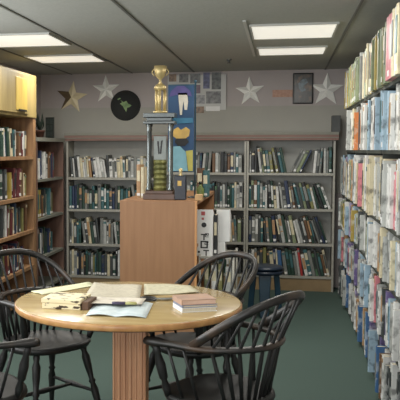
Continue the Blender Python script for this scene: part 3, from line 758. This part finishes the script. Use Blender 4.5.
# ------------------------------------------------------------ windsor chairs (face local +Y)
LEGP = [(0, .011), (.08, .014), (.25, .017), (.42, .021), (.5, .013), (.53, .02), (.56, .013), (.72, .02), (.84, .022), (.9, .014), (.94, .018), (1, .016)]
def make_chair():
    r = empty('windsor_chair', (0, 0, 0), label='x', cat='chair', group='black windsor armchairs round the table')
    pts = []
    for k in range(40):
        a = 2 * PI * k / 40; ca, sa = math.cos(a), math.sin(a)
        x = .235 * math.copysign(abs(ca) ** .75, ca); y = .215 * math.copysign(abs(sa) ** .8, sa)
        if y < 0: x *= 1 - .22 * (-y / .215)
        pts.append((x, y))
    b = MB(); rings = [(.80, .412), (.96, .420), (1.0, .436), (.985, .450), (.9, .453), (.6, .440), (.3, .436)]
    vs = []; fs = []; n = 40
    for s_, z in rings: vs += [(x * s_, y * s_, z) for x, y in pts]
    for i in range(len(rings) - 1):
        for k in range(n): fs.append((i * n + k, i * n + (k + 1) % n, (i + 1) * n + (k + 1) % n, (i + 1) * n + k))
    fs.append(tuple(reversed(range(n)))); fs.append(tuple(range((len(rings) - 1) * n, len(rings) * n)))
    b.add(vs, fs, 0, None, True); b.build('seat', M_black, r)
    feet = {}
    for sx_ in (-1, 1):
        for sy in (-1, 1):
            top = Vector((sx_ * .15, sy * .13, .425)); ft = Vector((sx_ * .225, sy * .215 - (.02 if sy < 0 else 0), 0)); feet[(sx_, sy)] = (top, ft)
            b = MB(); b.turned(ft, top, LEGP, 10); b.build('leg', M_black, r)
    mid = []
    for sx_ in (-1, 1):
        p0 = feet[(sx_, -1)][1].lerp(feet[(sx_, -1)][0], .40); p1 = feet[(sx_, 1)][1].lerp(feet[(sx_, 1)][0], .40)
        b = MB(); b.turned(p0, p1, [(0, .008), (.3, .011), (.5, .017), (.7, .011), (1, .008)], 8); b.build('stretcher', M_black, r); mid.append((p0 + p1) / 2)
    b = MB(); b.turned(mid[0], mid[1], [(0, .008), (.3, .012), (.5, .017), (.7, .012), (1, .008)], 8); b.build('stretcher', M_black, r)
    # U-shaped arm rail
    za = .675; P = []
    for k in range(7): P.append((-.262 + .012 * k / 6, .19 - .155 * k / 6, za))
    for k in range(1, 20):
        a = PI + PI * k / 20; P.append((.25 * math.cos(a), .03 + .27 * math.sin(a), za))
    for k in range(7): P.append((.25 + .012 * k / 6,   .035 + .155 * k / 6, za))
    tp = [1.15, 1.45, 1.4, 1.2] + [1] * (len(P) - 8) + [1.2, 1.4, 1.45, 1.15]
    b = MB(); b.tube(P, .022, .014, 8, 0, tp); b.build('arm_rail', M_worn, r)
    for sx_ in (-1, 1):
        b = MB(); b.turned((sx_ * .205, .12, .445), (sx_ * .253, .15, za - .008), [(0, .012), (.15, .018), (.3, .012), (.35, .018), (.6, .021), (.8, .013), (.86, .017), (1, .011)], 10); b.build('arm_post', M_black, r)
    # bow
    def bow(t):
        a = PI * t; cx_ = math.cos(a); sz = math.sin(a)
        x = .246 * math.copysign(abs(cx_) ** .8, cx_); h = abs(sz) ** .72
        return Vector((x, -.03 - .29 * h, za + .008 + .20 * h))
    b = MB(); b.tube([bow(k / 30) for k in range(31)], .013, .018, 8); b.build('bow', M_worn, r)
    for k in range(11):
        f_ = -1 + 2 * k / 10; tt = .5 + -f_ * .33
        top = bow(tt); a = PI * 1.5 + f_ * 1.05; 
        midp = Vector((.25 * math.cos(a), .03 + .27 * math.sin(a), za)); bot = Vector((f_ * .16, -.185 + .05 * f_ * f_, .445))
        b = MB(); b.tube([bot, bot.lerp(midp, .5), midp, midp.lerp(top, .5), top],         .0075, .0075, 6, 0, [1, 1.25, 1, .85, .75]); b.build('spindle', M_black, r)
    for sx_ in (-1, 1):
        for kk, (yy_, yb) in enumerate(((.10, .04), (.02, -.03))):
            b = MB(); b.tube([(sx_ * (.21 - .01 * kk), yb, .445), (sx_ * .25, yy_ - .01, za - .004)], .0065, None, 6); b.build('spindle', M_black, r)
    return r
proto = make_chair()
def facing(x, y, tx=TC[0], ty=TC[1], extra=0): return math.atan2(ty - y, tx - x) - PI / 2 + extra
def place(x, y, rz, label, first=False):
    o = proto if first else proto.copy()
    if not first:
        col.objects.link(o)
        for ch in proto.children:
            c = ch.copy(); c.parent = o; col.objects.link(c)
    o.location = (x, y, 0); o.rotation_euler = (0, 0, rz); o['label'] = label
CH = [(-.235, 3.27, .06, 'black windsor armchair at front right of table, brown worn bow nearest the aisle'),
      (-1.22, 3.97, 0, 'black windsor armchair behind the table on the left, before the wall unit'),
      (-.44, 4.075, -.34, 'black windsor armchair behind the table, in front of the oak bookcase'),
      (-1.27, 3.10, 0, 'black windsor armchair at front left, cut off by the left edge')]
for k, (x, y, ex, lb) in reversed(list(enumerate(CH))): place(x, y, facing(x, y, extra=ex), lb, k == 0)

# ------------------------------------------------------------ lights (room lamps, plus added fill panels on front and left walls)
def area(name, loc, size, power, rot=(0, 0, 0), color=(1, .97, .9), sy=None):
    l = bpy.data.lights.new(name, 'AREA'); l.energy = power; l.size = size; l.color = color
    if sy: l.shape = 'RECTANGLE'; l.size_y = sy
    o = bpy.data.objects.new(name, l); col.objects.link(o); o.location = loc; o.rotation_euler = rot
for k, (x, y, pw) in enumerate([(.06, 3.9, 12), (-1.9, 3.6, 12), (.06, 2.0, 12), (-1.9, 1.8, 12), (-.9, -.6, 22)]):
    area('ceiling_lamp', (x, y, ZC - .03), .6, pw)
for x, y in ((.065, 5.76), (.065, 6.875), (-1.955, 5.82), (-1.945, 7.05)):
    area('troffer_lamp', (x, y, ZC - .016), .5, 15)
area('fill_panel', (-1.2, YF + .1, 1.4), 2.4, 90, rot=(PI / 2, 0, 0), color=(.95, .98, 1), sy=1.6)  # added fill behind the camera; this wall has no window
for y, pw in ((.8, 36), (2.6, 36), (4.4, 30)):
    area('fill_panel', (XL + .02, y, 1.62), 1.1, pw, rot=(0, -PI / 2, 0), color=(.96, .99, 1), sy=1.5)  # added out-of-view fill for ceiling and right shelves, no windows built

w = bpy.data.worlds.new('world'); sc.world = w; w.use_nodes = True
w.node_tree.nodes['Background'].inputs[0].default_value = (.05, .05, .05, 1)
sc.view_settings.view_transform = 'Standard'; sc.view_settings.look = 'None'; sc.view_settings.gamma = 1
sc.view_settings.use_curve_mapping = False; sc.view_settings.exposure = 0
